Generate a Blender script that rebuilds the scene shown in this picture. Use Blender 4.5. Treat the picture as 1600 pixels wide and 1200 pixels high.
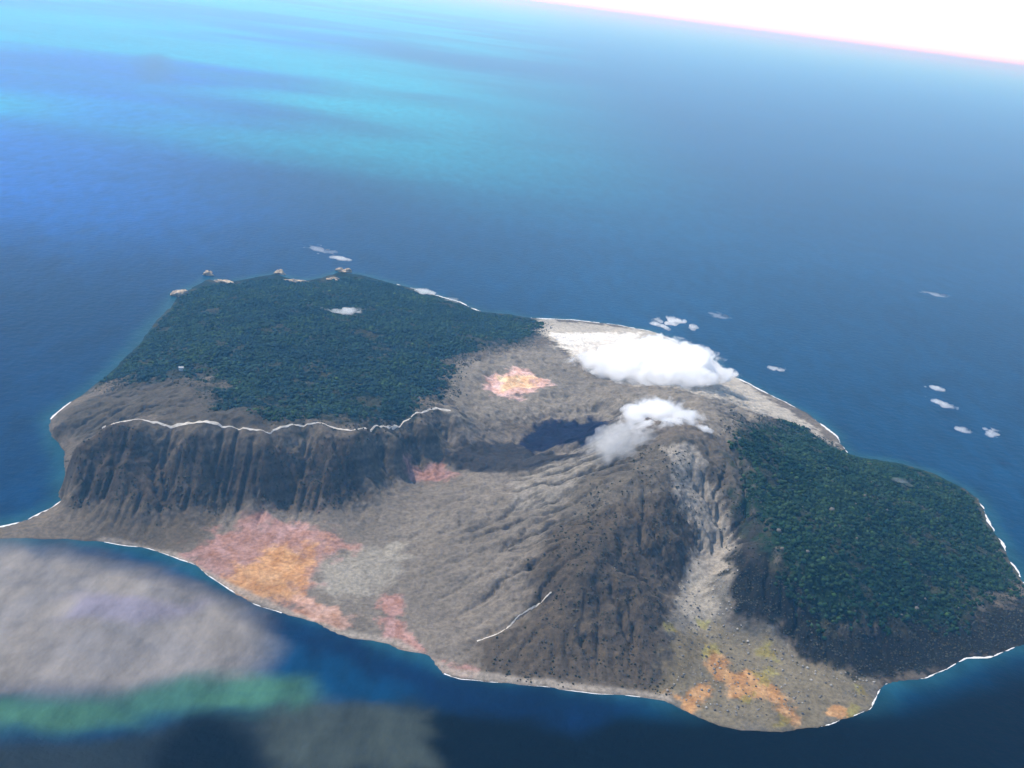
import bpy, math, random
import numpy as np
from mathutils import Matrix, Vector

random.seed(7)
RNG = np.random.default_rng(11)
S = bpy.context.scene
COL = S.collection
for o in list(bpy.data.objects):
    bpy.data.objects.remove(o)

# ------------------------------------------------------------------ camera
H = 1500.0                       # camera height above the sea, metres
F = 1600.0                       # focal length in photo pixels (1600 wide)
PITCH = math.radians(20.4)
ROLL = math.radians(7.5)
fwd = np.array([0, math.cos(PITCH), -math.sin(PITCH)])
r0 = np.array([1.0, 0, 0])
u0 = np.array([0, math.sin(PITCH), math.cos(PITCH)])
RT = math.cos(ROLL) * r0 + math.sin(ROLL) * u0
UP = -math.sin(ROLL) * r0 + math.cos(ROLL) * u0
cam_d = bpy.data.cameras.new('camera')
cam = bpy.data.objects.new('camera', cam_d)
COL.objects.link(cam)
cam_d.sensor_width = 36
cam_d.lens = 36.0 * F / 1600
cam_d.clip_start = 1
cam_d.clip_end = 1500000
M = Matrix(((RT[0], UP[0], -fwd[0], 0), (RT[1], UP[1], -fwd[1], 0), (RT[2], UP[2], -fwd[2], H), (0, 0, 0, 1)))
cam.matrix_world = M
S.camera = cam

# ------------------------------------------------------------------ light
SUN_AZ = math.radians(-58)        # from +Y (away from the camera), positive to the right
SUN_EL = math.radians(54)
w = bpy.data.worlds.new('World'); S.world = w; w.use_nodes = True
nt = w.node_tree; nt.nodes.clear()
wo = nt.nodes.new('ShaderNodeOutputWorld'); bg = nt.nodes.new('ShaderNodeBackground')
sky = nt.nodes.new('ShaderNodeTexSky'); sky.sky_type = 'NISHITA'; sky.sun_disc = False
sky.sun_elevation = SUN_EL; sky.sun_rotation = SUN_AZ
sky.altitude = 1500; sky.air_density = 1.0; sky.dust_density = 0.3; sky.ozone_density = 0.6
bg.inputs['Strength'].default_value = 0.15
nt.links.new(sky.outputs[0], bg.inputs[0]); nt.links.new(bg.outputs[0], wo.inputs[0])
sd = bpy.data.lights.new('sun', 'SUN'); sd.energy = 3.2; sd.angle = math.radians(0.5); sd.color = (1, .965, .90)
sun = bpy.data.objects.new('sun', sd); COL.objects.link(sun)
sv = Vector((math.sin(SUN_AZ) * math.cos(SUN_EL), math.cos(SUN_AZ) * math.cos(SUN_EL), math.sin(SUN_EL)))
sun.rotation_euler = sv.to_track_quat('Z', 'Y').to_euler()
S.view_settings.view_transform = 'Standard'; S.view_settings.look = 'None'
S.view_settings.gamma = 1; S.view_settings.exposure = 0.6
S.render.engine = 'CYCLES'
S.cycles.volume_bounces = 32
S.cycles.max_bounces = 34

HAZE = 4.0e-5

# ------------------------------------------------------------------ helpers
def tag(o, label=None, cat=None, group=None, kind=None):
    if label: o['label'] = label
    if cat: o['category'] = cat
    if group: o['group'] = group
    if kind: o['kind'] = kind
    return o

def ray(px, py):
    px = np.asarray(px, float); py = np.asarray(py, float)
    return fwd * F + (px[..., None] - 800) * RT - (py[..., None] - 600) * UP

def at(px, py, z=0.0):
    """point of height z seen at a photo pixel"""
    d = ray(px, py)
    t = (np.asarray(z, float) - H) / d[..., 2]
    return np.stack([d[..., 0] * t, d[..., 1] * t, np.zeros_like(t) + z], -1)

def mesh_np(name, V, Fc, mat=None, smooth=True, parent=None):
    V = np.asarray(V, np.float32); Fc = np.asarray(Fc, np.int32)
    m = bpy.data.meshes.new(name)
    m.vertices.add(len(V)); m.vertices.foreach_set('co', V.ravel())
    k = Fc.shape[1]
    m.loops.add(Fc.size); m.loops.foreach_set('vertex_index', Fc.ravel())
    m.polygons.add(len(Fc)); m.polygons.foreach_set('loop_start', np.arange(0, Fc.size, k, dtype=np.int32))
    m.polygons.foreach_set('use_smooth', np.full(len(Fc), smooth))
    m.update(calc_edges=True); m.validate()
    o = bpy.data.objects.new(name, m); COL.objects.link(o)
    if mat: m.materials.append(mat)
    if parent: o.parent = parent
    return o

def col_attr(o, name, c):
    a = o.data.attributes.new(name, 'FLOAT_COLOR', 'POINT')
    cc = np.ones((len(c), 4), np.float32); cc[:, :c.shape[1]] = c
    a.data.foreach_set('color', cc.ravel())

def hash2(ix, iy, seed):
    n = (ix.astype(np.int64) * 374761393 + iy.astype(np.int64) * 668265263 + seed * 144665) & 0x7fffffff
    n = ((n ^ (n >> 13)) * 1274126177) & 0x7fffffff
    return ((n ^ (n >> 16)) & 0xffffff) / float(0xffffff)

def vnoise(x, y, seed=0):
    x = np.asarray(x, float); y = np.asarray(y, float)
    ix = np.floor(x).astype(np.int64); iy = np.floor(y).astype(np.int64)
    fx = x - ix; fy = y - iy
    fx = fx * fx * fx * (fx * (fx * 6 - 15) + 10); fy = fy * fy * fy * (fy * (fy * 6 - 15) + 10)
    a = hash2(ix, iy, seed); b = hash2(ix + 1, iy, seed); c = hash2(ix, iy + 1, seed); d = hash2(ix + 1, iy + 1, seed)
    return (a + (b - a) * fx) * (1 - fy) + (c + (d - c) * fx) * fy

def fbm(x, y, oct=5, seed=0, gain=.5):
    s = 0; a = 1; t = 0
    c, sn = math.cos(.6), math.sin(.6)
    for i in range(oct):
        s = s + a * (vnoise(x, y, seed + i * 17) - .5) * 2; t += a
        a *= gain; x, y = (x * c - y * sn) * 2.03 + 5.3, (x * sn + y * c) * 2.03 + 1.7
    return s / t

def sstep(a, b, x):
    t = np.clip((x - a) / (b - a), 0, 1); return t * t * (3 - 2 * t)

def poly_sd(P, X, Y):
    """signed distance to a closed polygon, positive inside"""
    P = np.asarray(P)[:, :2]; n = len(P)
    shp = X.shape; X = X.ravel(); Y = Y.ravel()
    d2 = np.full(X.shape, 1e18); ins = np.zeros(X.shape, bool)
    for i in range(n):
        ax, ay = P[i]; bx, by = P[(i + 1) % n]
        ex, ey = bx - ax, by - ay
        t = np.clip(((X - ax) * ex + (Y - ay) * ey) / (ex * ex + ey * ey + 1e-9), 0, 1)
        d2 = np.minimum(d2, (X - ax - t * ex) ** 2 + (Y - ay - t * ey) ** 2)
        if ay != by:
            c = ((ay > Y) != (by > Y)) & (X < (bx - ax) * (Y - ay) / (by - ay) + ax)
            ins ^= c
    d = np.sqrt(d2)
    return np.where(ins, d, -d).reshape(shp)

def line_dist(P, X, Y):
    shp = X.shape; X = X.ravel(); Y = Y.ravel(); d2 = np.full(X.shape, 1e18)
    for i in range(len(P) - 1):
        ax, ay = P[i][:2]; ex, ey = P[i + 1][0] - ax, P[i + 1][1] - ay
        t = np.clip(((X - ax) * ex + (Y - ay) * ey) / (ex * ex + ey * ey + 1e-9), 0, 1)
        d2 = np.minimum(d2, (X - ax - t * ex) ** 2 + (Y - ay - t * ey) ** 2)
    return np.sqrt(d2).reshape(shp)

# ------------------------------------------------------------------ the island's relief
COAST = [(-160, 822), (-60, 826), (0, 824), (40, 812), (75, 797), (97, 783), (104, 745), (98, 705), (80, 672), (78, 655), (95, 640),
         (120, 622), (150, 600), (180, 575), (215, 540), (245, 500), (268, 478), (276, 462), (300, 450), (325, 436), (350, 442), (385, 436), (430, 428),
         (470, 440), (505, 434), (530, 424), (575, 432), (620, 444), (665, 456), (715, 471), (750, 487), (800, 491), (830, 497),
         (900, 500), (960, 507), (1020, 518), (1070, 538), (1110, 560), (1145, 588), (1200, 615), (1260, 645), (1305, 680), (1325, 710),
         (1345, 715), (1400, 722), (1460, 740), (1500, 760), (1530, 780), (1545, 815), (1565, 850), (1600, 910), (1670, 960), (1680, 995),
         (1600, 1008), (1565, 1020), (1540, 1028), (1510, 1030), (1480, 1045), (1450, 1060), (1400, 1063), (1380, 1070), (1372, 1090),
         (1360, 1108), (1330, 1122), (1280, 1137), (1220, 1143), (1160, 1143), (1110, 1130), (1070, 1112), (1040, 1095), (1000, 1088),
         (900, 1080), (800, 1068), (720, 1062), (690, 1050), (670, 1025), (600, 1005), (530, 993), (500, 975), (440, 958), (390, 942),
         (340, 910), (300, 882), (270, 870), (230, 858), (160, 846), (60, 842), (0, 842), (-160, 846)]
CTRL = [(85, 655, 60), (110, 680, 195), (160, 673, 212), (215, 667, 222), (300, 671, 225), (370, 691, 205), (420, 690, 205), (500, 672, 220),
        (560, 678, 212), (620, 674, 200), (670, 660, 188), (710, 650, 165),
        (150, 725, 120), (250, 725, 130), (350, 735, 125), (450, 735, 130), (540, 735, 125),
        (108, 735, 110), (104, 765, 45),
        (130, 800, 30), (200, 815, 38), (270, 815, 30), (350, 797, 38), (450, 790, 45), (550, 787, 50), (610, 762, 54), (640, 742, 58), (600, 728, 92), (650, 705, 100), (700, 688, 100), (670, 725, 64), (715, 730, 66),
        (230, 843, 8), (160, 828, 20), (60, 825, 8), (0, 833, 5), (-80, 835, 5),
        (400, 840, 15), (450, 900, 9), (500, 830, 25), (550, 900, 14), (600, 960, 9), (600, 800, 40), (700, 800, 60), (685, 742, 58),
        (650, 880, 30), (700, 950, 20), (680, 1010, 12), (330, 870, 9), (390, 920, 6), (520, 970, 6),
        (750, 850, 62), (750, 760, 88), (800, 730, 92), (850, 780, 140), (900, 740, 190), (950, 705, 245), (820, 850, 95), (770, 690, 82),
        (830, 712, 88), (900, 705, 130),
        (800, 665, 92), (850, 648, 100), (900, 645, 105), (950, 642, 140),
        (720, 620, 132), (760, 580, 120), (800, 600, 112), (850, 620, 110), (900, 600, 110), (950, 620, 125), (850, 550, 70), (900, 530, 42),
        (980, 560, 60), (1000, 598, 115), (760, 540, 95), (700, 565, 115), (1080, 590, 120), (1130, 620, 105), (1180, 640, 52),
        (1090, 625, 305), (1040, 612, 270), (985, 640, 265), (960, 680, 262), (1010, 694, 290), (1060, 680, 328), (1110, 655, 318), (1040, 655, 225),
        (960, 760, 238), (900, 830, 180), (870, 880, 142), (850, 930, 92), (820, 952, 62), (750, 1005, 22), (915, 900, 150),
        (950, 850, 175), (1000, 780, 232), (1000, 900, 122), (930, 950, 88), (950, 1020, 42), (1050, 1040, 30), (850, 1030, 28), (1020, 960, 80),
        (1060, 850, 160), (1045, 760, 258), (1060, 720, 292), (1095, 780, 205), (1125, 840, 140), (1115, 890, 88), (1080, 920, 62), (1100, 980, 35),
        (1180, 1040, 15), (1120, 1090, 8), (1250, 1100, 6), (1320, 1090, 5), (1160, 1000, 28),
        (1160, 700, 285), (1180, 760, 240), (1205, 795, 212), (1165, 850, 190), (1165, 900, 140), (1175, 950, 95), (1230, 995, 45),
        (1300, 1040, 25), (1370, 1050, 10), (1250, 900, 160), (1300, 850, 172), (1400, 880, 118), (1350, 780, 165), (1260, 780, 190),
        (1300, 720, 120), (1400, 745, 75), (1470, 790, 52), (1500, 880, 62), (1400, 980, 62), (1500, 970, 42), (1560, 960, 25), (1300, 950, 105),
        (1230, 695, 140), (1200, 662, 130), (1250, 668, 50),
        (200, 620, 90), (300, 605, 165), (150, 632, 75), (250, 625, 140), (300, 640, 190), (280, 575, 125), (400, 605, 170), (500, 600, 172),
        (600, 600, 165), (650, 600, 150), (350, 530, 140), (450, 520, 150), (550, 520, 132), (620, 500, 92), (300, 490, 50), (400, 465, 85),
        (500, 458, 75), (580, 455, 40), (680, 505, 70), (680, 555, 110), (740, 515, 52), (230, 565, 40), (450, 640, 190), (560, 640, 190),
        (850, 510, 10), (900, 515, 14), (1000, 530, 14), (950, 545, 42), (1180, 622, 20), (1235, 650, 12), (1285, 680, 7)]

cp = np.array(COAST, float); CW = at(cp[:, 0], cp[:, 1], 0.0)
def densify(P, step):
    out = []
    for i in range(len(P)):
        a, b = P[i], P[(i + 1) % len(P)]
        n = max(1, int(np.linalg.norm(b - a) / step))
        for k in range(n): out.append(a + (b - a) * k / n)
    return np.array(out)
CD = densify(CW, 70)
ct = np.array(CTRL, float); TW = at(ct[:, 0], ct[:, 1], ct[:, 2])
PTS = np.vstack([CD, TW])
D = np.linalg.norm(PTS[:, None, :2] - PTS[None, :, :2], axis=2)
n = len(PTS)
A = np.zeros((n + 1, n + 1)); A[:n, :n] = -D + np.eye(n) * -2.0 * 0 ; A[:n, n] = 1; A[n, :n] = 1
wgt = np.linalg.solve(A, np.append(PTS[:, 2], 0))
G = 10.0
x0, x1 = CW[:, 0].min() - 250, CW[:, 0].max() + 250
y0, y1 = CW[:, 1].min() - 250, CW[:, 1].max() + 250
gx = np.arange(x0, x1, G); gy = np.arange(y0, y1, G)
X, Y = np.meshgrid(gx, gy)
Z = np.full(X.shape, wgt[-1])
wx = X + 14 * fbm(X / 120, Y / 120, 4, 3); wy = Y + 14 * fbm(X / 120, Y / 120, 4, 9)
for i in range(n):
    Z -= wgt[i] * np.hypot(wx - PTS[i, 0], wy - PTS[i, 1])
# slight smoothing of the cone-shaped control points
def blur(Z, k=1):
    for _ in range(k):
        P = np.pad(Z, 1, mode='edge')
        Z = (P[:-2, 1:-1] + P[2:, 1:-1] + P[1:-1, :-2] + P[1:-1, 2:] + 2 * P[1:-1, 1:-1]) / 6
    return Z
Z = blur(Z, 5)
SD = poly_sd(CW, X + 10 * fbm(X / 60, Y / 60, 4, 21), Y + 10 * fbm(X / 60, Y / 60, 4, 33))
inside = SD > 0
relief = np.clip(Z / 120, 0, 1)
FANP = at(*np.array([(1040, 1085), (1030, 990), (1060, 910), (1140, 900), (1150, 965), (1215, 985), (1260, 1035), (1370, 1065), (1380, 1150), (1200, 1160), (1060, 1125)], float).T, 15.0)
fan = sstep(-20, 60, poly_sd(FANP, X, Y))
Z = Z + relief * (1 - fan) * (16 * fbm(X / 190, Y / 190, 5, 5) + 11 * fbm(X / 60, Y / 60, 4, 55))
Z = np.where(inside, np.maximum(Z, 2.0 * np.clip(SD / 12, 0, 1)), np.minimum(Z, -np.minimum(-SD * .3, 60)))
HOLLOWZ = 74.0
LAKE = [(815, 692), (832, 668), (872, 659), (938, 655), (948, 668), (930, 684), (880, 694), (835, 704)]  # outline of the hollow west of the cone
lp = np.array(LAKE, float); LW = at(lp[:, 0], lp[:, 1], HOLLOWZ)
lsd = poly_sd(LW, X, Y)
hol = sstep(-90, 45, lsd); Z = Z * (1 - hol) + np.minimum(Z, HOLLOWZ - 8) * hol

# stream-power erosion: rain gathers into gullies
def erode(Z, iters, K, maxcut):
    ny, nx = Z.shape
    nb = [(-1, -1), (-1, 0), (-1, 1), (0, -1), (0, 1), (1, -1), (1, 0), (1, 1)]
    dist = np.array([math.hypot(a, b) * G for a, b in nb])
    Z0 = Z.copy()
    idx = np.arange(ny * nx).reshape(ny, nx)
    for it in range(iters):
        P = np.pad(Z + RNG.normal(0, .55, Z.shape), 1, constant_values=1e4)
        I = np.pad(idx, 1, constant_values=0)
        c = P[1:-1, 1:-1]
        sl = np.stack([(c - P[1 + a:1 + a + ny, 1 + b:1 + b + nx]) / dist[k] for k, (a, b) in enumerate(nb)])
        best = sl.argmax(0); smax = sl.max(0)
        tgt = np.stack([I[1 + a:1 + a + ny, 1 + b:1 + b + nx] for a, b in nb])
        rec = np.take_along_axis(tgt, best[None], 0)[0]
        rec = np.where(smax > 0, rec, idx)
        order = np.argsort(-c.ravel())
        land = (Z0.ravel() > 0)
        order = order[land[order]].tolist()
        acc = [1.0] * (ny * nx); rl = rec.ravel().tolist()
        for i in order:
            j = rl[i]
            if j != i: acc[j] += acc[i]
        acc = np.array(acc).reshape(ny, nx)
        cut = K * np.power(np.minimum(acc, 400), .5) * np.clip(smax, 0, 1.2)
        cut = np.minimum(cut, 3.0)
        Z = np.where(Z0 > 0, np.maximum(Z - cut, np.minimum(Z0, np.maximum(Z0 - maxcut, .8))), Z)
        Zb = blur(Z, 1); Z = np.where(Z0 > 0, Z * .9 + Zb * .1, Z)
    return Z, acc
maxcut = 46 * np.clip(Z / 130, 0, 1) * (1 - fan) * (1 - sstep(-80, 0, lsd)) + .3
Z, ACC = erode(Z, 14, .46, maxcut)

# fine grid
G2 = 5.0
fx = np.arange(gx[0], gx[-1], G2); fy = np.arange(gy[0], gy[-1], G2)
def bil(Zg, x, y):
    u = np.clip((x - gx[0]) / G, 0, len(gx) - 1.001); v = np.clip((y - gy[0]) / G, 0, len(gy) - 1.001)
    i = u.astype(int); j = v.astype(int); a = u - i; b = v - j
    return (Zg[j, i] * (1 - a) + Zg[j, i + 1] * a) * (1 - b) + (Zg[j + 1, i] * (1 - a) + Zg[j + 1, i + 1] * a) * b
XF, YF = np.meshgrid(fx, fy)
ZF = bil(Z, XF, YF); ACCF = bil(np.log1p(ACC), XF, YF)
FANF = bil(fan, XF, YF)
rg = 1 - np.abs(fbm(XF / 45, YF / 45, 4, 77)) * 2
ZF = ZF + np.where(ZF > 1, 1, 0) * np.clip(ZF / 60, .12, 1) * (6.5 * rg * (1 - .8 * FANF) + 2.6 * fbm(XF / 16, YF / 16, 3, 91))
SDF = poly_sd(CW, XF, YF)

def hgt(x, y):
    u = np.clip((x - fx[0]) / G2, 0, len(fx) - 1.001); v = np.clip((y - fy[0]) / G2, 0, len(fy) - 1.001)
    i = u.astype(int); j = v.astype(int); a = u - i; b = v - j
    z = (ZF[j, i] * (1 - a) + ZF[j, i + 1] * a) * (1 - b) + (ZF[j + 1, i] * (1 - a) + ZF[j + 1, i + 1] * a) * b
    out = (x < fx[0]) | (x > fx[-1]) | (y < fy[0]) | (y > fy[-1])
    return np.where(out, -20, z)

def onto(px, py):
    """where the sight line of a photo pixel meets the island or the sea"""
    d = ray(np.asarray(px, float), np.asarray(py, float))
    d = d / np.linalg.norm(d, axis=-1, keepdims=True)
    t = (450 - H) / d[:, 2]; done = np.zeros(len(t), bool); tt = t.copy()
    for k in range(900):
        P = d * t[:, None]
        z = H + P[:, 2]
        hit = (z <= np.maximum(hgt(P[:, 0], P[:, 1]), 0)) & ~done
        tt[hit] = t[hit]; done |= hit
        if done.all(): break
        t = np.where(done, t, t + 5)
    tt = np.where(done, tt, -H / d[:, 2])
    P = d * tt[:, None]
    return np.stack([P[:, 0], P[:, 1], np.maximum(hgt(P[:, 0], P[:, 1]), 0)], -1)

# ------------------------------------------------------------------ ground cover, as patches on the land
def patch(px):
    a = np.array(px, float); return onto(a[:, 0], a[:, 1])
warpx = 22 * fbm(XF / 70, YF / 70, 5, 101, .6); warpy = 22 * fbm(XF / 70, YF / 70, 5, 131, .6)
C = np.zeros(XF.shape + (3,)); C[:] = (.175, .150, .122)
n1 = fbm(XF / 200, YF / 200, 5, 201); n2 = fbm(XF / 34, YF / 34, 5, 211, .65)
FOR = np.zeros(XF.shape)      # forest cover
SCR = np.zeros(XF.shape)      # scrub cover
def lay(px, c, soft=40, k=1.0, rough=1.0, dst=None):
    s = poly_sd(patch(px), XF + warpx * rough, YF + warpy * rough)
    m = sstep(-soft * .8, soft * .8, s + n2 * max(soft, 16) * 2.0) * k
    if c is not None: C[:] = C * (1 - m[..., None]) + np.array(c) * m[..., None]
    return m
# bare ash and gravel floor
lay([(300, 800), (640, 740), (720, 640), (1000, 640), (960, 760), (850, 900), (830, 960), (740, 1040), (690, 1050), (520, 985), (340, 905), (270, 860)], (.222, .197, .170), 60)
lay([(640, 740), (860, 720), (960, 690), (900, 760), (860, 830), (700, 940), (560, 900), (470, 830)], (.220, .196, .168), 50)
lay([(800, 750), (940, 670), (985, 680), (960, 715), (880, 790), (800, 810)], (.28, .258, .228), 40)
lay([(500, 865), (640, 850), (620, 900), (560, 940), (490, 920)], (.32, .30, .265), 30)
# back plateau and far beach
lay([(700, 650), (690, 590), (740, 560), (860, 540), (980, 600), (1120, 600), (1200, 650), (1140, 690), (1000, 650), (850, 655)], (.25, .225, .190), 50)
lay([(830, 497), (1030, 518), (1150, 588), (1330, 712), (1290, 705), (1230, 660), (1120, 625), (980, 600), (880, 548), (840, 520)], (.50, .47, .42), 30)
lay([(860, 520), (1000, 520), (1010, 575), (890, 552)], (.95, .92, .88), 25)
# shade of the hollow west of the cone, painted into the ground colour
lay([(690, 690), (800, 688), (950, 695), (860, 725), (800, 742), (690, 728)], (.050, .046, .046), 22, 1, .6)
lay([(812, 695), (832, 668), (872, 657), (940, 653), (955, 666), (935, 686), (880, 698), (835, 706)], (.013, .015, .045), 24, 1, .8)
lay([(85, 650), (200, 595), (340, 600), (480, 660), (560, 676), (300, 668), (100, 680)], (.105, .092, .074), 30)
# caldera wall
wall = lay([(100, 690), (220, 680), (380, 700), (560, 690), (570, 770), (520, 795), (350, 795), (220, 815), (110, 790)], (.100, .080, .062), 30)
lay([(110, 790), (240, 800), (340, 800), (330, 850), (270, 860), (150, 842)], (.15, .125, .095), 40)
lay([(560, 690), (710, 660), (700, 700), (640, 735), (570, 760)], (.14, .122, .10), 35)
# cone front
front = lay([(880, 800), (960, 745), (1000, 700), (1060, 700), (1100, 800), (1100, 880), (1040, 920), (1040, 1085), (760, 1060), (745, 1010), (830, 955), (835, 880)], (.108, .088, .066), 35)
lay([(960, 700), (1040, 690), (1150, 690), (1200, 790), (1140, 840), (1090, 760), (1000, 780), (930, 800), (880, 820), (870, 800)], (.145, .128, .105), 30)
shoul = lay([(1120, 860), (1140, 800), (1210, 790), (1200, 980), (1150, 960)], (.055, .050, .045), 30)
# channel and fan
lay([(1036, 700), (1085, 700), (1126, 775), (1152, 850), (1150, 905), (1110, 935), (1066, 890), (1092, 850), (1060, 790)], (.40, .37, .33), 16, .95, .4)
fanm = lay([(1040, 1095), (1060, 1060), (1035, 985), (1060, 905), (1140, 890), (1145, 965), (1215, 985), (1260, 1035), (1370, 1065), (1400, 1160), (1200, 1180), (1040, 1150)], (.215, .205, .185), 16, 1, .6)
lay([(1050, 905), (1100, 905), (1120, 960), (1090, 990), (1055, 950)], (.38, .355, .315), 22, .85)
lay([(1085, 1040), (1095, 990), (1035, 990), (1020, 1070), (1075, 1065)], (.075, .068, .06), 12, .9)
# iron-stained ground
OR = (.60, .335, .150); PK = (.44, .255, .230); YL = (.30, .27, .09)
lay([(1040, 1000), (1100, 960), (1230, 1010), (1370, 1065), (1370, 1110), (1260, 1145), (1110, 1130), (1040, 1090)], (.235, .20, .125), 30, .65)
lay([(290, 870), (350, 830), (385, 812), (450, 815), (510, 832), (545, 855), (500, 880), (470, 950), (400, 945), (330, 905)], PK, 38, .85)
lay([(375, 885), (430, 855), (500, 850), (480, 890), (465, 940), (400, 945), (345, 915)], OR, 34, .85)
lay([(455, 935), (530, 950), (560, 970), (530, 990), (470, 965)], (.55, .34, .27), 12, .8)
lay([(595, 930), (625, 930), (630, 990), (670, 1020), (700, 1040), (740, 1045), (740, 1060), (690, 1050), (600, 1000)], PK, 12, .9)
lay([(640, 720), (690, 718), (722, 745), (700, 752), (640, 750)], PK, 18, .9)
lay([(755, 590), (820, 575), (860, 600), (800, 625), (765, 615)], (.78, .52, .48), 24, .95)
lay([(785, 590), (835, 588), (835, 605), (785, 610)], (.85, .58, .36), 18, .95)
lay([(1050, 1085), (1110, 1070), (1120, 1095), (1080, 1115)], OR, 12, .85)
lay([(1105, 1010), (1150, 1050), (1215, 1070), (1250, 1120), (1240, 1135), (1200, 1100), (1140, 1085), (1105, 1045)], OR, 14, .8)
lay([(1195, 1080), (1230, 1105), (1245, 1128), (1205, 1100)], (.75, .50, .30), 8, .8)
for q in [(1045, 985), (1095, 968), (1110, 1015), (1195, 1015), (1205, 1045), (1190, 1065), (1350, 1080), (1335, 1110), (1225, 1125), (1170, 1092)]:
    lay([(q[0] - 10, q[1] - 7), (q[0] + 10, q[1] - 7), (q[0] + 10, q[1] + 7), (q[0] - 10, q[1] + 7)], YL, 8, .8)
lay([(1295, 1105), (1312, 1105), (1312, 1118), (1295, 1118)], OR, 6, .8)
st = sstep(.05, .22, C[..., 0] - C[..., 2])
sp = fbm(XF / 22, YF / 30, 5, 641, .7)
C *= (1 + (st * sp)[..., None] * np.array((.35, .55, .8)))
# vegetation
fl = lay([(120, 615), (190, 588), (215, 600), (330, 590), (350, 640), (470, 655), (560, 668), (640, 650), (690, 600), (700, 560), (830, 530), (838, 497), (720, 462), (600, 425), (430, 410), (320, 420), (250, 450), (170, 550)], (.014, .030, .030), 60)
fr = lay([(1150, 700), (1165, 668), (1230, 660), (1320, 706), (1400, 712), (1510, 748), (1570, 850), (1590, 905), (1500, 985), (1280, 1000), (1210, 900), (1160, 780)], (.014, .040, .018), 50)
fb = lay([(1140, 870), (1210, 880), (1290, 980), (1500, 970), (1590, 930), (1690, 980), (1560, 1030), (1400, 1066), (1260, 1035), (1215, 985), (1145, 960)], (.018, .018, .014), 30)
edge = fbm(XF / 110, YF / 110, 5, 601, .6)
open_ = sstep(.16, .34, fbm(XF / 75, YF / 75, 4, 606, .6))       # clearings
def wide(m_, q=6, k=5):
    c_ = blur(m_[::q, ::q], k); gy1, gx1 = np.arange(m_.shape[0]) / q, np.arange(m_.shape[1]) / q
    j0 = np.minimum(gy1.astype(int), c_.shape[0] - 2); i0 = np.minimum(gx1.astype(int), c_.shape[1] - 2)
    a_ = (gx1 - i0)[None]; b_ = (gy1 - j0)[:, None]
    A_ = c_[np.ix_(j0, i0)] * (1 - a_) + c_[np.ix_(j0, i0 + 1)] * a_; B_ = c_[np.ix_(j0 + 1, i0)] * (1 - a_) + c_[np.ix_(j0 + 1, i0 + 1)] * a_
    return A_ * (1 - b_) + B_ * b_
coastal = sstep(90, 30, SDF) * np.maximum(fl, fr)
FOR = np.clip(np.maximum(wide(np.maximum(fl, fr)), coastal) * 1.15 + .75 * edge - .15 - .55 * open_, 0, 1) * sstep(.02, .25, wide(np.maximum(fl, fr)))
C = C * (1 - (.6 * open_ * np.maximum(fl, fr))[..., None]) + np.array((.085, .082, .05)) * (.6 * open_ * np.maximum(fl, fr))[..., None]
ring = wide(np.maximum(fl, fr), 8, 12) * (1 - FOR) * 1.6
SCR = np.maximum.reduce([wall * .6, front * .45, shoul * .7, fb, np.clip(ring, 0, 1)])
# beach rim along the south shore
beach = (SDF > 0) & (SDF < 60)
bl = np.array([(160, 846), (270, 868), (340, 908), (440, 955), (530, 990), (620, 1005), (700, 1050), (800, 1065), (1040, 1092)], float)
bd = line_dist(at(bl[:, 0], bl[:, 1], 0), XF, YF)
bm = sstep(22, 6, bd + n2 * 6) * .8
C = C * (1 - bm[..., None]) + np.array((.42, .38, .34)) * bm[..., None]
# layered rock shows on steep faces; ochre crusts run through the stained ground
gy_, gx_ = np.gradient(ZF, G2); slope = np.hypot(gx_, gy_)
steep = sstep(.45, 1.1, slope)
lay_n = fbm(ZF / 7 + .6 * fbm(XF / 90, YF / 90, 3, 611), XF / 400, 4, 621)
C = C * (1 + steep * (.55 * lay_n - .18))[..., None]
# gullies carry paler wash, tops keep darker rock; broad mottling
wash = sstep(1.5, 5.0, ACCF) * .35
var = 1 + .30 * n1 + .22 * n2
C = np.clip(C * var[..., None], .01, .9) * .74
gul = (wash * (1 - FOR))[..., None]
C = C * (1 - gul) + np.clip(C * 1.35, 0, .9) * gul
C = C * np.array((1.05, 1.0, .91))
wet = sstep(7, 0, SDF) * sstep(-6, 0, SDF)
C *= (1 - .35 * wet)[..., None]

# ------------------------------------------------------------------ materials
def mat(name, rough=.9, spec=.2):
    m = bpy.data.materials.new(name); m.use_nodes = True
    b = m.node_tree.nodes['Principled BSDF']
    b.inputs['Roughness'].default_value = rough
    b.inputs['Specular IOR Level'].default_value = spec
    return m, m.node_tree, b
def node(nt, t, **kw):
    nd = nt.nodes.new(t)
    for k, v in kw.items(): setattr(nd, k, v)
    return nd
def noise_col(nt, b, c1, c2, scale, detail=6, bump=0, bdist=1.0, coord='Object'):
    tc = node(nt, 'ShaderNodeTexCoord'); ns = node(nt, 'ShaderNodeTexNoise')
    ns.inputs['Scale'].default_value = scale; ns.inputs['Detail'].default_value = detail
    nt.links.new(tc.outputs[coord], ns.inputs['Vector'])
    rp = node(nt, 'ShaderNodeValToRGB')
    rp.color_ramp.elements[0].position = .35; rp.color_ramp.elements[0].color = (*c1, 1)
    rp.color_ramp.elements[1].position = .65; rp.color_ramp.elements[1].color = (*c2, 1)
    nt.links.new(ns.outputs['Fac'], rp.inputs[0]); nt.links.new(rp.outputs[0], b.inputs['Base Color'])
    if bump:
        bp = node(nt, 'ShaderNodeBump'); bp.inputs['Strength'].default_value = bump; bp.inputs['Distance'].default_value = bdist
        nt.links.new(ns.outputs['Fac'], bp.inputs['Height']); nt.links.new(bp.outputs[0], b.inputs['Normal'])
    return ns

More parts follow.
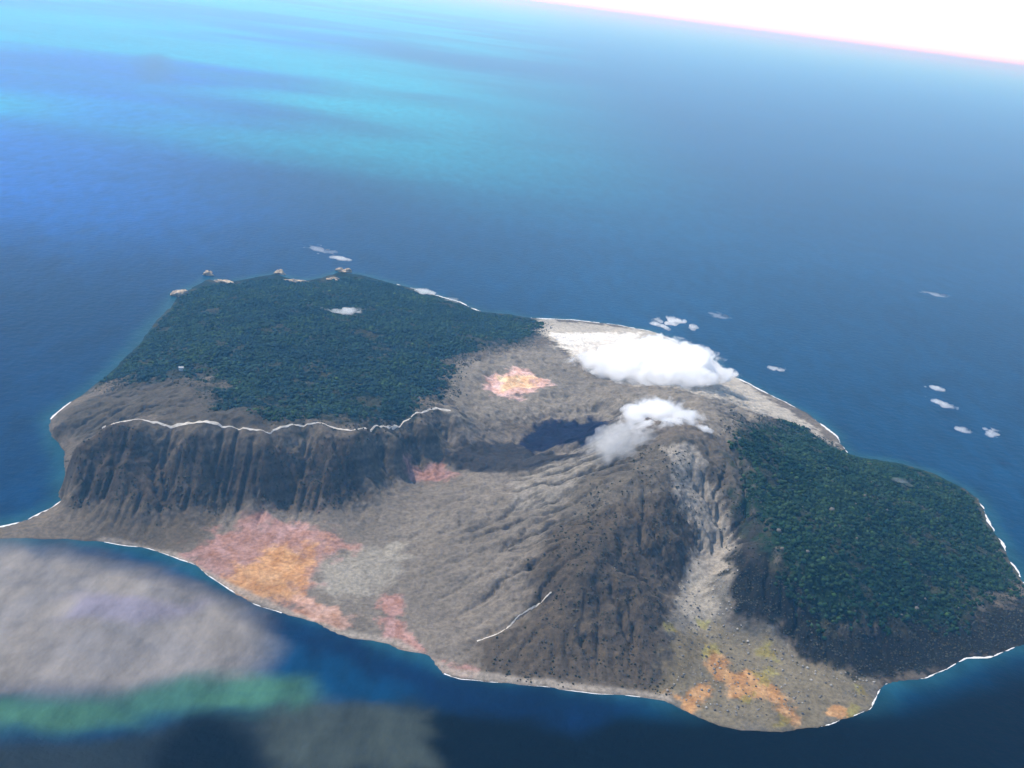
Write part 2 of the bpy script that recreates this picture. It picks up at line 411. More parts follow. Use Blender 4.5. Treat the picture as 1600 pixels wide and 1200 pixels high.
m_land, nt, b = mat('volcanic_ground', .95, .1)
at_ = node(nt, 'ShaderNodeAttribute', attribute_name='ground')
tc = node(nt, 'ShaderNodeTexCoord')
ns = node(nt, 'ShaderNodeTexNoise'); ns.inputs['Scale'].default_value = .09; ns.inputs['Detail'].default_value = 8; ns.inputs['Roughness'].default_value = .65
nt.links.new(tc.outputs['Object'], ns.inputs['Vector'])
mr = node(nt, 'ShaderNodeMapRange'); mr.inputs['From Min'].default_value = .3; mr.inputs['From Max'].default_value = .7
mr.inputs['To Min'].default_value = .62; mr.inputs['To Max'].default_value = 1.38
nt.links.new(ns.outputs['Fac'], mr.inputs['Value'])
vm = node(nt, 'ShaderNodeVectorMath', operation='SCALE')
nt.links.new(at_.outputs['Color'], vm.inputs[0]); nt.links.new(mr.outputs[0], vm.inputs['Scale'])
nt.links.new(vm.outputs[0], b.inputs['Base Color'])
bp = node(nt, 'ShaderNodeBump'); bp.inputs['Strength'].default_value = .8; bp.inputs['Distance'].default_value = 5
nt.links.new(ns.outputs['Fac'], bp.inputs['Height']); nt.links.new(bp.outputs[0], b.inputs['Normal'])

# the terrain mesh (keeps only what rises from the sea bed near the shore)
ny, nx = XF.shape
V = np.stack([XF, YF, ZF], -1).reshape(-1, 3)
ii = np.arange(ny * nx).reshape(ny, nx)
Q = np.stack([ii[:-1, :-1], ii[:-1, 1:], ii[1:, 1:], ii[1:, :-1]], -1).reshape(-1, 4)
zq = ZF.ravel()[Q].max(1)
Q = Q[zq > -12]
used = np.zeros(len(V), bool); used[Q.ravel()] = True
remap = np.cumsum(used) - 1
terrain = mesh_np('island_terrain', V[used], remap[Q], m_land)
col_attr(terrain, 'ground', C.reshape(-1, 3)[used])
tag(terrain, kind='structure')

# ------------------------------------------------------------------ sea
m_sea, nt, b = mat('sea_water', .3, .06)
b.inputs['IOR'].default_value = 1.33
at_ = node(nt, 'ShaderNodeAttribute', attribute_name='water')
tc = node(nt, 'ShaderNodeTexCoord')
mpp = node(nt, 'ShaderNodeMapping'); mpp.inputs['Rotation'].default_value = (0, 0, .5); mpp.inputs['Scale'].default_value = (1, .38, 1)
nt.links.new(tc.outputs['Object'], mpp.inputs['Vector'])
n_c = node(nt, 'ShaderNodeTexNoise'); n_c.inputs['Scale'].default_value = .011; n_c.inputs['Detail'].default_value = 9; n_c.inputs['Roughness'].default_value = .72
nt.links.new(mpp.outputs[0], n_c.inputs['Vector'])
mrc = node(nt, 'ShaderNodeMapRange'); mrc.inputs['From Min'].default_value = .3; mrc.inputs['From Max'].default_value = .7
mrc.inputs['To Min'].default_value = .60; mrc.inputs['To Max'].default_value = 1.42
nt.links.new(n_c.outputs['Fac'], mrc.inputs['Value'])
vmc = node(nt, 'ShaderNodeVectorMath', operation='SCALE'); nt.links.new(at_.outputs['Color'], vmc.inputs[0]); nt.links.new(mrc.outputs[0], vmc.inputs['Scale'])
nt.links.new(vmc.outputs[0], b.inputs['Base Color'])
n_a = node(nt, 'ShaderNodeTexNoise'); n_a.inputs['Scale'].default_value = .03; n_a.inputs['Detail'].default_value = 8; n_a.inputs['Roughness'].default_value = .6
nt.links.new(tc.outputs['Object'], n_a.inputs['Vector'])
bp = node(nt, 'ShaderNodeBump'); bp.inputs['Strength'].default_value = .6; bp.inputs['Distance'].default_value = 5
nt.links.new(n_a.outputs['Fac'], bp.inputs['Height']); nt.links.new(bp.outputs[0], b.inputs['Normal'])
R = 500000.0
s = np.linspace(-1, 1, 900); k = 7.1
ax = np.sinh(k * s) / math.sinh(k) * R
ay = ax + 1800
SX, SY = np.meshgrid(ax, ay)
W = np.zeros(SX.shape + (3,))
q1 = fbm(SX / 2600, SY / 1500, 5, 301); q2 = fbm(SX / 500, SY / 300, 4, 311)
W[:] = (.001, .036, .092)
lw = sstep(600, -2600, SX - .1 * SY)[..., None]
W = W * (1 - lw) + np.array((.0005, .020, .066)) * lw
# turquoise water far to the left
lb = (sstep(-800, -3800, SX + .12 * (SY - 5000)) * sstep(4200, 6500, SY))[..., None]
W = W * (1 - lb) + np.array((.0, .075, .33)) * lb
tq = sstep(.0, .5, fbm(SX / 9000, SY / 5000, 4, 331) + .35) * sstep(6500, 11000, SY) * sstep(2500, -3500, SX)
W = W * (1 - tq[..., None] * .9) + np.array((.0, .28, .34)) * tq[..., None] * .9
W *= (1 + .30 * q1 + .12 * q2)[..., None]
DWX = 1.1 * fbm(SX / 420, SY / 420, 3, 441); DWY = 1.1 * fbm(SX / 420, SY / 420, 3, 451)
def seapatch(px, c, soft, k=1., wr=1.):
    a = np.array(px, float); P = at(a[:, 0], a[:, 1], 0)
    sgn = poly_sd(P, SX + 80 * wr * fbm(SX / 330 + DWX, SY / 330 + DWY, 6, 401, .6), SY + 80 * wr * fbm(SX / 330 + DWX, SY / 330 + DWY, 6, 431, .6))
    m = (sstep(-soft * .75, soft * .75, sgn) * k)
    m = (m * np.clip(.92 + .32 * fbm(SX / 160 + 2 * DWX, SY / 70 + 2 * DWY, 5, 461, .6), .2, 1.05))[..., None].clip(0, 1) if wr > .5 else m[..., None]
    W[:] = W * (1 - m) + np.array(c) * m
near = (np.abs(SX) < 4500) & (SY > 500) & (SY < 7000)
sdw = poly_sd(CW, SX[near], SY[near]); sh = np.zeros(SX.shape)
sh[near] = sstep(-70, 0, sdw + 22 * fbm(SX[near] / 90, SY[near] / 90, 5, 471)) * .55
W = W * (1 - sh[..., None]) + np.array((.02, .09, .10)) * sh[..., None]
# near water: corner vignette and window-reflection veil painted into its colour around the bay
seapatch([(1040, 1110), (1400, 1100), (1700, 1000), (2400, 900), (2400, 1700), (-400, 1700), (-400, 1250), (300, 1240), (620, 1090), (800, 1075)], (.0005, .0008, .001), 110, 1, .45)  # vignette darkness painted in as near-black water
seapatch([(-900, 1165), (150, 1160), (300, 1120), (440, 1105), (640, 1110), (700, 1500), (-900, 1500)], (.014, .020, .022), 60, 1, .45)
seapatch([(60, 850), (300, 900), (560, 1000), (700, 1060), (1000, 1095), (900, 1130), (640, 1090), (480, 1010), (200, 890)], (.001, .012, .045), 50)
seapatch([(-700, 860), (20, 858), (110, 870), (260, 900), (400, 960), (420, 1010), (380, 1060), (200, 1080), (-700, 1110)], (.23, .205, .18), 95)  # pale lobe of the window reflection, painted in as silty water
seapatch([(110, 930), (250, 930), (330, 945), (230, 975), (100, 970)], (.20, .18, .28), 40, .5)
seapatch([(-700, 1100), (0, 1100), (200, 1080), (400, 1045), (470, 1060), (480, 1110), (250, 1120), (120, 1150), (-700, 1160)], (.045, .125, .08), 60, .95)
seapatch([(480, 1090), (660, 1100), (690, 1200), (420, 1200), (400, 1120)], (.045, .055, .045), 45, .9)
seapatch([(225, 1260), (240, 1190), (262, 1150), (290, 1125), (320, 1116), (352, 1124), (382, 1150), (408, 1190), (425, 1260)], (.0005, .0008, .001), 55, 1, .4)  # dark dome of the window reflection, painted into the water
seapatch([(222, 88), (242, 82), (262, 90), (268, 108), (258, 126), (240, 130), (222, 122), (216, 104)], (.02, .06, .12), 300, .9, .3)  # soft smudge painted into the far water colour like a cloud shadow
col = W.clip(0.0003, 1)
ii = np.arange(SX.size).reshape(SX.shape)
Q = np.stack([ii[:-1, :-1], ii[:-1, 1:], ii[1:, 1:], ii[1:, :-1]], -1).reshape(-1, 4)
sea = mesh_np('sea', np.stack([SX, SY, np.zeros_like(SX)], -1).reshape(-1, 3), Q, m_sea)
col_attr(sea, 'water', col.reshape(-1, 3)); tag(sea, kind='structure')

# ------------------------------------------------------------------ forest and scrub (nobody could count them)
phi = (1 + 5 ** .5) / 2
ICO = np.array([(-1, phi, 0), (1, phi, 0), (-1, -phi, 0), (1, -phi, 0), (0, -1, phi), (0, 1, phi), (0, -1, -phi), (0, 1, -phi),
                (phi, 0, -1), (phi, 0, 1), (-phi, 0, -1), (-phi, 0, 1)]); ICO /= np.linalg.norm(ICO[0])
ICOF = np.array([(0, 11, 5), (0, 5, 1), (0, 1, 7), (0, 7, 10), (0, 10, 11), (1, 5, 9), (5, 11, 4), (11, 10, 2), (10, 7, 6), (7, 1, 8),
                 (3, 9, 4), (3, 4, 2), (3, 2, 6), (3, 6, 8), (3, 8, 9), (4, 9, 5), (2, 4, 11), (6, 2, 10), (8, 6, 7), (9, 8, 1)])
def clumps(name, cover, nwant, rmin, rmax, cA, cB, thresh, squash=.8, flat=False):
    """many small crowns or stones spread where the cover mask is"""
    jj = RNG.integers(0, ny, nwant * 8); kk = RNG.integers(0, nx, nwant * 8)
    p = cover[jj, kk] * (ZF[jj, kk] > 3)
    clu = .5 + .5 * fbm(XF[jj, kk] / 90, YF[jj, kk] / 90, 3, 501)
    keep = (p * (.35 + clu) > thresh + RNG.random(len(jj)) * .45)
    jj, kk = jj[keep][:nwant], kk[keep][:nwant]
    m = len(jj)
    x = XF[jj, kk] + RNG.uniform(-3, 3, m); y = YF[jj, kk] + RNG.uniform(-3, 3, m)
    r = rmin + (rmax - rmin) * RNG.random(m) ** 2.2
    z = hgt(x, y) + r * squash * .35
    a = RNG.uniform(0, 6.28, m)
    c, s_ = np.cos(a), np.sin(a)
    base = ICO[None] * RNG.uniform(.72, 1.25, (m, 12, 1))
    bx = base[..., 0] * c[:, None] - base[..., 1] * s_[:, None]; by = base[..., 0] * s_[:, None] + base[..., 1] * c[:, None]
    Vc = np.stack([x[:, None] + bx * r[:, None], y[:, None] + by * r[:, None], z[:, None] + base[..., 2] * (r * squash)[:, None]], -1)
    Fc = ICOF[None] + (np.arange(m) * 12)[:, None, None]
    mt, nt, b = mat(name + '_leaf' if not flat else name + '_rock', .9, .1)
    at_ = node(nt, 'ShaderNodeAttribute', attribute_name='tint'); nt.links.new(at_.outputs['Color'], b.inputs['Base Color'])
    o = mesh_np(name, Vc.reshape(-1, 3), Fc.reshape(-1, 3), mt, smooth=not flat)
    cA = np.array(cA)[None] * np.ones((m, 1))
    if name == 'forest':
        west = sstep(600, 0, x)[:, None]; cA = cA * (1 - west) + np.array((.008, .026, .030)) * west
    t = np.clip(RNG.normal(.40, .30, m) + .75 * fbm(x / 130, y / 130, 4, 521), 0, 1.6)
    cc = cA * (1 - t[:, None]) + np.array(cB)[None] * t[:, None]
    if name == 'forest':
        od = RNG.random(m)
        cc = cc * RNG.uniform(.65, 1.4, (m, 1)); cc[od < .04] *= (2.2, 1.9, 1.5); cc[(od > .994) & (x > 300)] = (.15, .14, .12)
    col_attr(o, 'tint', np.repeat(cc, 12, 0))
    tag(o, kind='stuff')
    return o
clumps('forest', FOR, 70000, 2.2, 9.0, (.006, .026, .011), (.026, .052, .019), .20)
clumps('scrub', SCR, 34000, 1.2, 3.8, (.030, .034, .020), (.085, .080, .055), .2)
clumps('boulders', np.clip(fanm * .9 + front * .1 + .10 + wall * .15, 0, 1) * (1 - FOR), 9000, 1, 4, (.10, .095, .088), (.36, .34, .31), .25, .7, True)

# ------------------------------------------------------------------ strips: surf and paths
m_foam, nt, b = mat('sea_foam', .7, .3); noise_col(nt, b, (.60, .62, .62), (.8, .8, .79), .2)
m_path, nt, b = mat('bare_pale_crest', .95, .1); noise_col(nt, b, (.46, .42, .36), (.68, .63, .56), .05, 6, .5, 1)
def ribbon(name, P, wfun, z_of, m, cross=3, step=4.0):
    P = np.asarray(P)[:, :2]
    seg = np.linalg.norm(np.diff(P, axis=0), axis=1); L = np.concatenate([[0], np.cumsum(seg)])
    t = np.arange(0, L[-1], step)
    x = np.interp(t, L, P[:, 0]); y = np.interp(t, L, P[:, 1])
    kx = np.ones(5) / 5
    x[2:-2] = np.convolve(x, kx, 'valid'); y[2:-2] = np.convolve(y, kx, 'valid')
    dx, dy = np.gradient(x), np.gradient(y); l = np.hypot(dx, dy) + 1e-6; nx_, ny_ = -dy / l, dx / l
    wL, wR = wfun(t, x, y)
    rows = []
    for q in np.linspace(0, 1, cross):
        off = -wL + (wL + wR) * q
        xx = x + nx_ * off; yy = y + ny_ * off
        rows.append(np.stack([xx, yy, z_of(xx, yy, q)], -1))
    Vr = np.stack(rows, 1).reshape(-1, 3); idx = np.arange(len(t) * cross).reshape(len(t), cross)
    Qr = np.stack([idx[:-1, :-1], idx[:-1, 1:], idx[1:, 1:], idx[1:, :-1]], -1).reshape(-1, 4)
    wv = np.repeat((wL + wR) > .4, cross)
    Qr = Qr[wv[Qr].all(1)]
    return mesh_np(name, Vr, Qr, m)

# real water line, taken from the finished relief
def shoreline(px):
    a = np.array(px, float); P = at(a[:, 0], a[:, 1], 0)[:, :2]
    seg = np.linalg.norm(np.diff(P, axis=0), axis=1); L = np.concatenate([[0], np.cumsum(seg)])
    t = np.arange(0, L[-1], 6.0); x = np.interp(t, L, P[:, 0]); y = np.interp(t, L, P[:, 1])
    dx, dy = np.gradient(x), np.gradient(y); l = np.hypot(dx, dy); nx_, ny_ = -dy / l, dx / l
    best = np.zeros(len(t)); bz = np.full(len(t), 1e9)
    for o in np.linspace(-40, 40, 81):
        z = np.abs(hgt(x + nx_ * o, y + ny_ * o)) + abs(o) * .02
        u = z < bz; best[u] = o; bz[u] = z[u]
    kk = 9
    if len(best) > kk: best = np.convolve(np.pad(best, kk // 2, mode='edge'), np.ones(kk) / kk, 'valid')
    return np.stack([x + nx_ * best, y + ny_ * best], -1)
def surf(px, wmid, seed, gap=.0):
    P = shoreline(px)
    def wf(t, x, y):
        n = fbm(t / 60, t * 0 + seed, 4, seed); n_ = fbm(t / 25, t * 0 + seed, 3, seed + 5)
        wv = np.clip(wmid * (.62 + 1.9 * n + .9 * n_) , 0, None) * (n > gap - .6)
        return wv * (.9 + .4 * n_), wv * (.9 - .4 * n_)
    o = ribbon('surf', P, wf, lambda x, y, q: np.full(len(x), .35), m_foam)
    tag(o, kind='stuff'); return o
surf([(830, 497), (900, 500), (960, 507), (1020, 518), (1070, 538)], 9, 1)
surf([(1110, 560), (1145, 588), (1200, 615), (1260, 645), (1305, 680), (1325, 710)], 7, 2)
surf([(1530, 780), (1545, 815), (1565, 850), (1600, 910), (1670, 960)], 7, 3)
surf([(1680, 995), (1600, 1008), (1565, 1020), (1540, 1028), (1510, 1030), (1480, 1045), (1450, 1060), (1400, 1063), (1380, 1070), (1372, 1090), (1360, 1108), (1330, 1122), (1280, 1137)], 3.2, 4)
surf([(620, 444), (665, 456), (715, 471), (750, 487)], 8, 5, .35)
surf([(1000, 1088), (900, 1080), (800, 1068), (720, 1062), (690, 1050)], 1.2, 6, .3)
surf([(440, 958), (390, 942), (340, 910), (300, 882), (270, 870), (230, 858), (160, 846)], 1.8, 7, .2)
surf([(0, 824), (40, 812), (75, 797), (97, 783)], 4, 8)
surf([(78, 655), (95, 640), (120, 622)], 4, 9, .4)

def trail(name, px, w_, seed, snap=0):
    a = np.array(px, float); P = onto(a[:, 0], a[:, 1])[:, :2]
    if snap:
        seg = np.linalg.norm(np.diff(P, axis=0), axis=1); L = np.concatenate([[0], np.cumsum(seg)])
        t = np.arange(0, L[-1], 8.0); x = np.interp(t, L, P[:, 0]); y = np.interp(t, L, P[:, 1])
        dx, dy = np.gradient(x), np.gradient(y); l = np.hypot(dx, dy); nx_, ny_ = -dy / l, dx / l
        best = np.zeros(len(t)); bz = np.full(len(t), -1e9)
        for o_ in np.linspace(-snap, snap, 41):
            z = hgt(x + nx_ * o_, y + ny_ * o_) - abs(o_) * .05; u = z > bz; best[u] = o_; bz[u] = z[u]
        best = np.convolve(np.pad(best, 3, mode='edge'), np.ones(7) / 7, 'valid')
        P = np.stack([x + nx_ * best, y + ny_ * best], -1)
    def wf(t, x, y):
        n = fbm(t / 70, t * 0 + seed, 4, seed)
        wv = np.clip(w_ * (.75 + .8 * n), .3 * w_, None); return wv, wv
    o = ribbon(name, P, wf, lambda x, y, q: hgt(x, y) + .5 + .3 * (1 - abs(2 * q - 1)), m_path, 5)
    tag(o, kind='structure'); return o
trail('path', [(148, 674), (165, 673), (215, 666), (300, 671), (340, 683), (370, 690), (420, 690), (460, 682), (500, 671), (555, 676), (600, 676), (640, 668), (680, 652), (710, 650)], 5.2, 21, 30)
trail('path', [(745, 1003), (775, 992), (800, 975), (815, 960), (835, 950), (862, 928)], 2.2, 22)

# ------------------------------------------------------------------ rocks in the sea and on the shore
m_rock, nt, b = mat('sea_stack_rock', .9, .2); noise_col(nt, b, (.09, .10, .11), (.15, .155, .16), .05, 8, .8, 4)
m_guano, nt, b = mat('pale_rock_top', .9, .2); noise_col(nt, b, (.26, .20, .14), (.60, .49, .36), .08, 6, .5, 2)
def rock_mesh(name, rx, ry, h, seed, m, parent=None, amp=1.0):
    nu, nv = 40, 22
    u = np.linspace(0, 2 * math.pi, nu, endpoint=False); v = np.linspace(0, 1, nv)
    U, Vv = np.meshgrid(u, v)
    prof = np.where(Vv < .75, 1 - .28 * Vv, (1 - .28 * .75) * np.sqrt(np.clip(1 - ((Vv - .75) / .25) ** 2, 0, 1)))
    n = 1 + .75 * amp * fbm(np.cos(U) * 1.3 + 7 * seed, np.sin(U) * 1.3 + Vv * 1.2, 4, seed) + .30 * fbm(np.cos(U) * 5 + seed, np.sin(U) * 5 + Vv * 4, 3, seed + 3)
    zz = (Vv ** 1.1) * h * (1 + .9 * amp * fbm(np.cos(U) * 1.6 * prof + seed, np.sin(U) * 1.6 * prof, 4, seed + 9) * Vv) - 6
    Vx = np.stack([np.cos(U) * rx * prof * n, np.sin(U) * ry * prof * n, zz], -1).reshape(-1, 3)
    idx = np.arange(nu * nv).reshape(nv, nu)
    Qr = np.stack([idx[:-1], np.roll(idx[:-1], -1, 1), np.roll(idx[1:], -1, 1), idx[1:]], -1).reshape(-1, 4)
    o = mesh_np(name, Vx, Qr, m, parent=parent); return o
def stack(name, px, py, rx, ry, h, seed, label, cat, group=None, m=None, amp=1.0):
    p = at(float(px), float(py), 0.)
    o = rock_mesh(name, rx * 1.15, ry, h * .72, seed, m or m_guano, amp=amp); o.location = (float(p[0]), float(p[1]), 0)
    tag(o, label, cat, group); return o
G_R = 'pale rocks along the far left shore'
stack('sea_rock', 281, 462, 36, 28, 40, 1, 'pale tan rock at the western tip of the forested shore, leftmost of all', 'rock', G_R)
stack('sea_rock', 349, 441, 55, 24, 24, 2, 'long low tan rock touching the far forested shore, nearest to the leftmost rock', 'rock', G_R)
stack('sea_rock', 327, 430, 24, 20, 34, 8, 'small stubby rock standing in the sea just beyond the long low tan rock', 'rock', G_R)
stack('sea_rock', 459, 440, 60, 24, 22, 3, 'flattest tan ledge, at the middle of the far forested shore', 'rock', G_R)
stack('sea_rock', 438, 428, 28, 22, 34, 4, 'stubby tan rock just left of the flattest ledge at mid shore', 'rock', G_R)
stack('sea_rock', 520, 438, 30, 22, 24, 5, 'small low tan rock right of the flattest ledge, in front of the headland rock', 'rock', G_R)
stack('sea_rock', 537, 425, 36, 24, 34, 6, 'split tan headland rock right beneath the two small clouds beyond the far shore', 'rock', G_R)

# small white building on the outer slope
p = onto(np.array([283.]), np.array([579.]))[0]
hut = bpy.data.objects.new('house', None); COL.objects.link(hut); hut.location = tuple(float(v) for v in p); hut.rotation_euler[2] = .3
tag(hut, 'tiny white building alone on the wooded outer slope above the caldera rim', 'building')
m_white, nt, b = mat('white_render', .8, .2); noise_col(nt, b, (.72, .72, .70), (.82, .82, .80), .5)
m_roof, nt, b = mat('grey_roof', .7, .2); noise_col(nt, b, (.40, .40, .41), (.55, .55, .55), 1.0)
m_dark, nt, b = mat('dark_opening', .5, .4); noise_col(nt, b, (.02, .02, .025), (.04, .04, .05), 1.0)
def box(name, c, s_, m, parent):
    v = [(c[0] + sx * s_[0] / 2, c[1] + sy * s_[1] / 2, c[2] + sz * s_[2] / 2) for sx in (-1, 1) for sy in (-1, 1) for sz in (-1, 1)]
    return mesh_np(name, v, [(0, 1, 3, 2), (4, 6, 7, 5), (0, 4, 5, 1), (2, 3, 7, 6), (0, 2, 6, 4), (1, 5, 7, 3)], m, False, parent)
hw = box('wall', (0, 0, 3), (16, 11, 12), m_white, hut)
mesh_np('roof', [(-9, -6.5, 9.01), (9, -6.5, 9.01), (9, 6.5, 9.01), (-9, 6.5, 9.01), (-9, 0, 12.5), (9, 0, 12.5)],
        [(0, 1, 5, 4), (2, 3, 4, 5)], m_roof, False, hut)
box('door', (0, -5.6, 3.5), (2.2, .3, 4.4), m_dark, hut)
for sx in (-5, 5): box('window', (sx, -5.6, 5.2), (2.2, .3, 2.0), m_dark, hut)

# ------------------------------------------------------------------ steam and small clouds
def vol_mat(name, dens, colr=(1, 1, 1), aniso=.0):
    m = bpy.data.materials.new(name); m.use_nodes = True; nt = m.node_tree; nt.nodes.clear()
    o = nt.nodes.new('ShaderNodeOutputMaterial'); v = nt.nodes.new('ShaderNodeVolumePrincipled')
    v.inputs['Color'].default_value = (*colr, 1); v.inputs['Absorption Color'].default_value = (1, 1, 1, 1); v.inputs['Density'].default_value = dens; v.inputs['Anisotropy'].default_value = aniso
    nt.links.new(v.outputs[0], o.inputs['Volume']); return m
def wisp_mat(name, dens, size, lo, hi):
    m = vol_mat(name, dens); nt = m.node_tree; v = [q for q in nt.nodes if q.type == 'PRINCIPLED_VOLUME'][0]
    tc = node(nt, 'ShaderNodeTexCoord'); ns = node(nt, 'ShaderNodeTexNoise')
    ns.inputs['Scale'].default_value = 1 / size; ns.inputs['Detail'].default_value = 4; ns.inputs['Roughness'].default_value = .6; ns.inputs['Distortion'].default_value = .6
    nt.links.new(tc.outputs['Object'], ns.inputs['Vector'])
    mr = node(nt, 'ShaderNodeMapRange'); mr.inputs['From Min'].default_value = lo; mr.inputs['From Max'].default_value = hi
    mr.inputs['To Min'].default_value = 0; mr.inputs['To Max'].default_value = dens
    # thins out from the heart of the cloud to its rim
    sb = node(nt, 'ShaderNodeVectorMath', operation='SUBTRACT'); sb.inputs[1].default_value = (.5, .5, .42)
    ln = node(nt, 'ShaderNodeVectorMath', operation='LENGTH')
    nt.links.new(tc.outputs['Generated'], sb.inputs[0]); nt.links.new(sb.outputs[0], ln.inputs[0])
    fd = node(nt, 'ShaderNodeMapRange'); fd.inputs['From Min'].default_value = .16; fd.inputs['From Max'].default_value = .56
    fd.inputs['To Min'].default_value = .26; fd.inputs['To Max'].default_value = -.20
    nt.links.new(ln.outputs['Value'], fd.inputs['Value'])
    ad = node(nt, 'ShaderNodeMath', operation='ADD'); nt.links.new(ns.outputs['Fac'], ad.inputs[0]); nt.links.new(fd.outputs[0], ad.inputs[1])
    nt.links.new(ad.outputs[0], mr.inputs['Value']); nt.links.new(mr.outputs[0], v.inputs['Density'])
    return m
m_steam = wisp_mat('steam', .09, 60, .40, .66); m_thin = wisp_mat('thin_steam', .014, 45, .36, .64); m_cl = wisp_mat('cloud_vapour', .045, 26, .36, .62)
def sphere(sub):
    V_ = [tuple(v) for v in ICO]; F_ = [tuple(f) for f in ICOF]
    for _ in range(sub):
        cache = {}; nf = []
        def mid(a, b_):
            key = (min(a, b_), max(a, b_))
            if key not in cache:
                p_ = np.array(V_[a]) + np.array(V_[b_]); p_ /= np.linalg.norm(p_); V_.append(tuple(p_)); cache[key] = len(V_) - 1
            return cache[key]
        for a, b_, c in F_:
            ab, bc, ca = mid(a, b_), mid(b_, c), mid(c, a); nf += [(a, ab, ca), (b_, bc, ab), (c, ca, bc), (ab, bc, ca)]
        F_ = nf
    return np.array(V_), np.array(F_)
SV, SF = sphere(2)
def puff(name, blobs, m, label, cat, voxel, group=None, rough=.25, seed=0, flat=False):
    """blobs: (x,y,z,rx,ry,rz) world metres; merged to one billowing closed skin"""
    vs = []; fs = []; r_ = np.random.default_rng(seed + 90)
    if flat:          # a thin ragged cloud: many small flakes strung between its cores
        ex = []
        for i_ in range(len(blobs) * 9):
            A_, B_ = np.array(blobs[r_.integers(len(blobs))]), np.array(blobs[r_.integers(len(blobs))])
            q_ = A_ + (B_ - A_) * r_.random(); f_ = r_.uniform(.25, .6)
            ex.append(list(q_[:3] + r_.normal(size=3) * (A_[3] * .62, A_[4] * .62, A_[5] * .35)) + [A_[3] * f_, A_[4] * f_, A_[5] * f_])
        blobs = [b_[:3] + [b_[3] * .8, b_[4] * .8, b_[5] * .8] for b_ in blobs] + ex
    o0 = np.array(blobs)[:, :3].mean(0)
    for (x, y, z, a, b_, c) in blobs:
        k_ = 0
        vs.append(SV * (a, b_, c) + (x, y, z) - o0); fs.append(SF + sum(len(v) for v in vs[:-1]))
        for q in range(5 if flat else 22):      # cauliflower lobes on the skin
            d = r_.normal(size=3); d /= np.linalg.norm(d); d[2] = abs(d[2]) * .9 - .15
            s_ = r_.uniform(.22, .45)
            vs.append(SV * (np.array((a, b_, c)) * s_ + min(a, c) * .05) + np.array((x, y, z)) - o0 + d * (a, b_, c) * .88); fs.append(SF + sum(len(v) for v in vs[:-1]))
    o = mesh_np(name, np.vstack(vs), np.vstack(fs), m); o.location = tuple(float(v) for v in o0)
    md = o.modifiers.new('merge', 'REMESH'); md.mode = 'VOXEL'; md.voxel_size = voxel; md.use_smooth_shade = True
    tx = bpy.data.textures.new(name + '_tex', 'CLOUDS'); tx.noise_scale = voxel * 9; tx.noise_depth = 4
    dm = o.modifiers.new('billow', 'DISPLACE'); dm.texture = tx; dm.strength = voxel * 7 * rough * (1.2 if flat else 3.2); dm.mid_level = .5; dm.texture_coords = 'LOCAL'
    if not flat:
        tx2 = bpy.data.textures.new(name + '_fine', 'CLOUDS'); tx2.noise_scale = voxel * 2.4; tx2.noise_depth = 3
        d2 = o.modifiers.new('curl', 'DISPLACE'); d2.texture = tx2; d2.strength = voxel * 2.6; d2.mid_level = .5; d2.texture_coords = 'LOCAL'
    tag(o, label, cat, group); return o
def W_(px, py, z): return [float(v) for v in at(float(px), float(py), float(z))]
# bigger, behind the cone: low bank
BS = 1.25
bl = [(905, 570, 95, 60, 60, 14), (930, 568, 115, 80, 70, 24), (960, 575, 135, 100, 90, 34), (1000, 560, 160, 115, 100, 44), (1045, 550, 190, 115, 100, 50), (1050, 580, 155, 130, 100, 36),
      (1090, 560, 160, 90, 90, 38), (1108, 580, 130, 85, 80, 28), (1135, 580, 95, 50, 50, 18), (985, 592, 130, 95, 60, 20), (1045, 598, 140, 90, 50, 16)]
puff('steam_cloud', [W_(a, b_, c) + [d * BS, e * BS, f * BS] for a, b_, c, d, e, f in bl], m_steam,
     'large bright white steam bank drifting behind the summit toward the far beach', 'steam cloud', 6, 'white steam over the crater', seed=1)
bl = [(1035, 650, 300, 50, 45, 32), (1000, 645, 300, 40, 38, 26), (1055, 638, 320, 55, 45, 26), (1075, 655, 320, 40, 35, 22), (1020, 632, 320, 50, 40, 24), (1020, 672, 290, 36, 30, 20), (1050, 668, 310, 34, 28, 22), (1012, 682, 285, 38, 30, 18), (1035, 676, 295, 36, 30, 20), (990, 662, 290, 36, 34, 20)]
puff('steam_cloud', [W_(a, b_, c) + [d * 1.3, e * 1.3, f * 1.3] for a, b_, c, d, e, f in bl], m_steam,
     'smaller dense white steam puff rising from the summit crater', 'steam cloud', 4, 'white steam over the crater', seed=2)
bl = [(985, 680, 290, 60, 50, 22), (955, 695, 270, 55, 45, 18), (1000, 665, 300, 50, 45, 20), (940, 715, 245, 50, 40, 14)]
puff('steam_cloud', [W_(a, b_, c) + [d * 1.5, e * 1.4, f * 1.4] for a, b_, c, d, e, f in bl], m_thin,
     'thin grey veil of steam spilling down the pale slope below the white crater puff', 'steam cloud', 7, 'white steam over the crater', seed=3)
bl = [(1097, 666, 330, 18, 16, 9), (1104, 670, 328, 16, 14, 8), (1112, 674, 325, 16, 12, 7)]
puff('steam_cloud', [W_(a, b_, c) + [d, e, f] for a, b_, c, d, e, f in bl], m_steam,
     'tiny white steam wisp on the right lip of the summit crater', 'steam cloud', 3, 'white steam over the crater', seed=4)
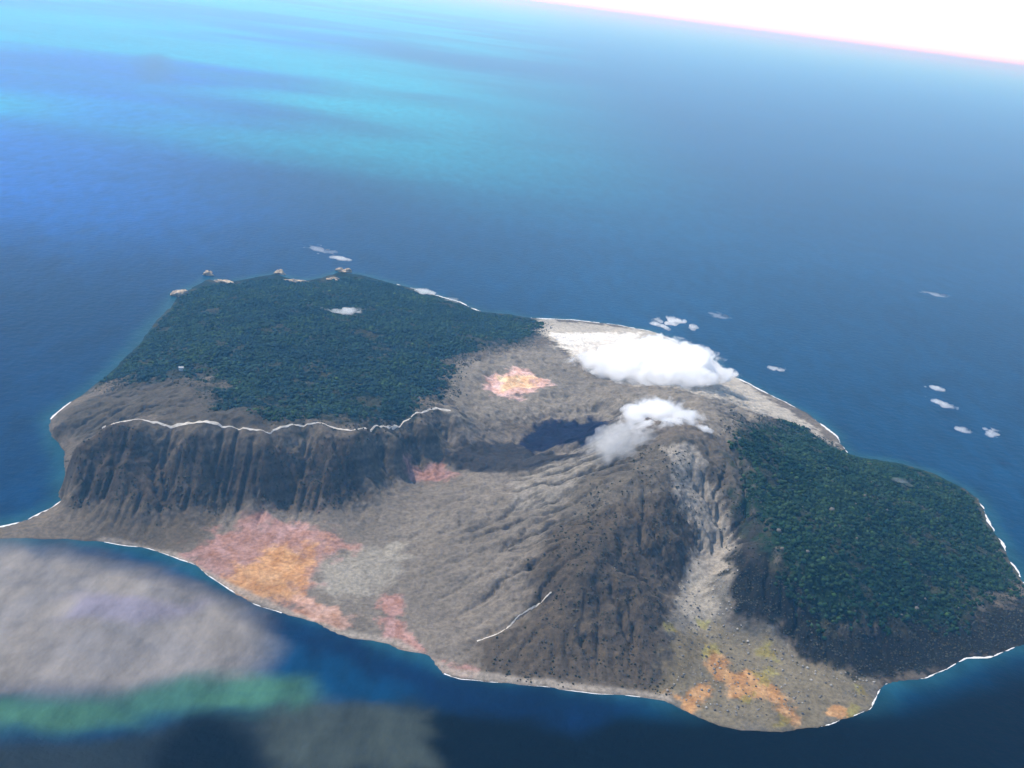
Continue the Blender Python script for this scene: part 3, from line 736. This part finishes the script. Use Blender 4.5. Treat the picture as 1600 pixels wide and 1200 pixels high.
CL = [([(1040, 512, 120, 30, 40, 10), (1060, 500, 130, 60, 50, 16), (1085, 510, 120, 35, 40, 10), (1025, 500, 110, 25, 30, 8)], 'bright little cloud over the sea just behind the white steam bank', 8),
      ([(1205, 575, 100, 22, 26, 7), (1220, 578, 100, 26, 28, 7)], 'small lone white cloud over the sea right of the steam bank', 5),
      ([(1460, 606, 100, 26, 30, 8), (1472, 608, 100, 22, 26, 7)], 'upper small cloud of the string off the right-hand shore', 5),
      ([(1462, 626, 100, 28, 30, 8), (1480, 633, 100, 34, 32, 9), (1495, 638, 100, 22, 24, 7)], 'elongated white cloud just below the upper one off the right-hand shore', 5),
      ([(1502, 671, 100, 30, 26, 7), (1515, 675, 100, 22, 24, 6)], 'small flat cloud, third down the string off the right-hand shore', 5),
      ([(1545, 680, 100, 26, 28, 8), (1557, 672, 105, 22, 24, 7)], 'rightmost small cloud of the string off the right-hand shore', 5),
      ([(525, 486, 230, 40, 30, 8), (545, 486, 230, 45, 34, 10), (558, 482, 230, 28, 26, 7)], 'white cloud strip hanging above the dark forest of the outer slope', 6),
      ([(540, 405, 120, 40, 36, 10), (520, 402, 120, 30, 30, 7)], 'small cloud over the sea beyond the headland rock', 6),
      ([(495, 388, 120, 50, 50, 7), (510, 393, 120, 40, 40, 6)], 'faint farthest cloud beyond the forested shore', 7),
      ([(660, 455, 90, 40, 40, 12), (672, 457, 90, 35, 36, 10)], 'white cloud on the far coast between forest and beach', 6),
      ([(705, 467, 80, 30, 34, 7), (715, 471, 80, 26, 28, 6)], 'thin cloud sliver right beside the one on the far coast', 5),
      ([(1130, 495, 120, 60, 50, 6)], 'very faint cloud right of the bright cloud behind the steam', 7),
      ([(1465, 460, 120, 70, 60, 6)], 'faint lone cloud highest up over the open sea at right', 8),
      ([(1405, 750, 150, 36, 26, 5)], 'thin pale cloud wisp over the green slope near the right-hand shore', 5)]
for i, (bl, lab, vx) in enumerate(CL):
    puff('small_cloud', [W_(a, b_, c) + [d, e, f] for a, b_, c, d, e, f in bl], m_thin if 'faint' in lab or 'thin' in lab else m_cl, lab, 'cloud', vx, 'small low clouds around the island', seed=20 + i, flat=True)

# ------------------------------------------------------------------ air
m_haze = vol_mat('haze_air', HAZE, (.18, .56, 1.0), .3)
B = 510000.0
hz = box('haze', (0, 1800, (H + 350 - 61) / 2), (2 * B, 2 * B, H + 350 + 61), m_haze, None)
tag(hz, kind='stuff')
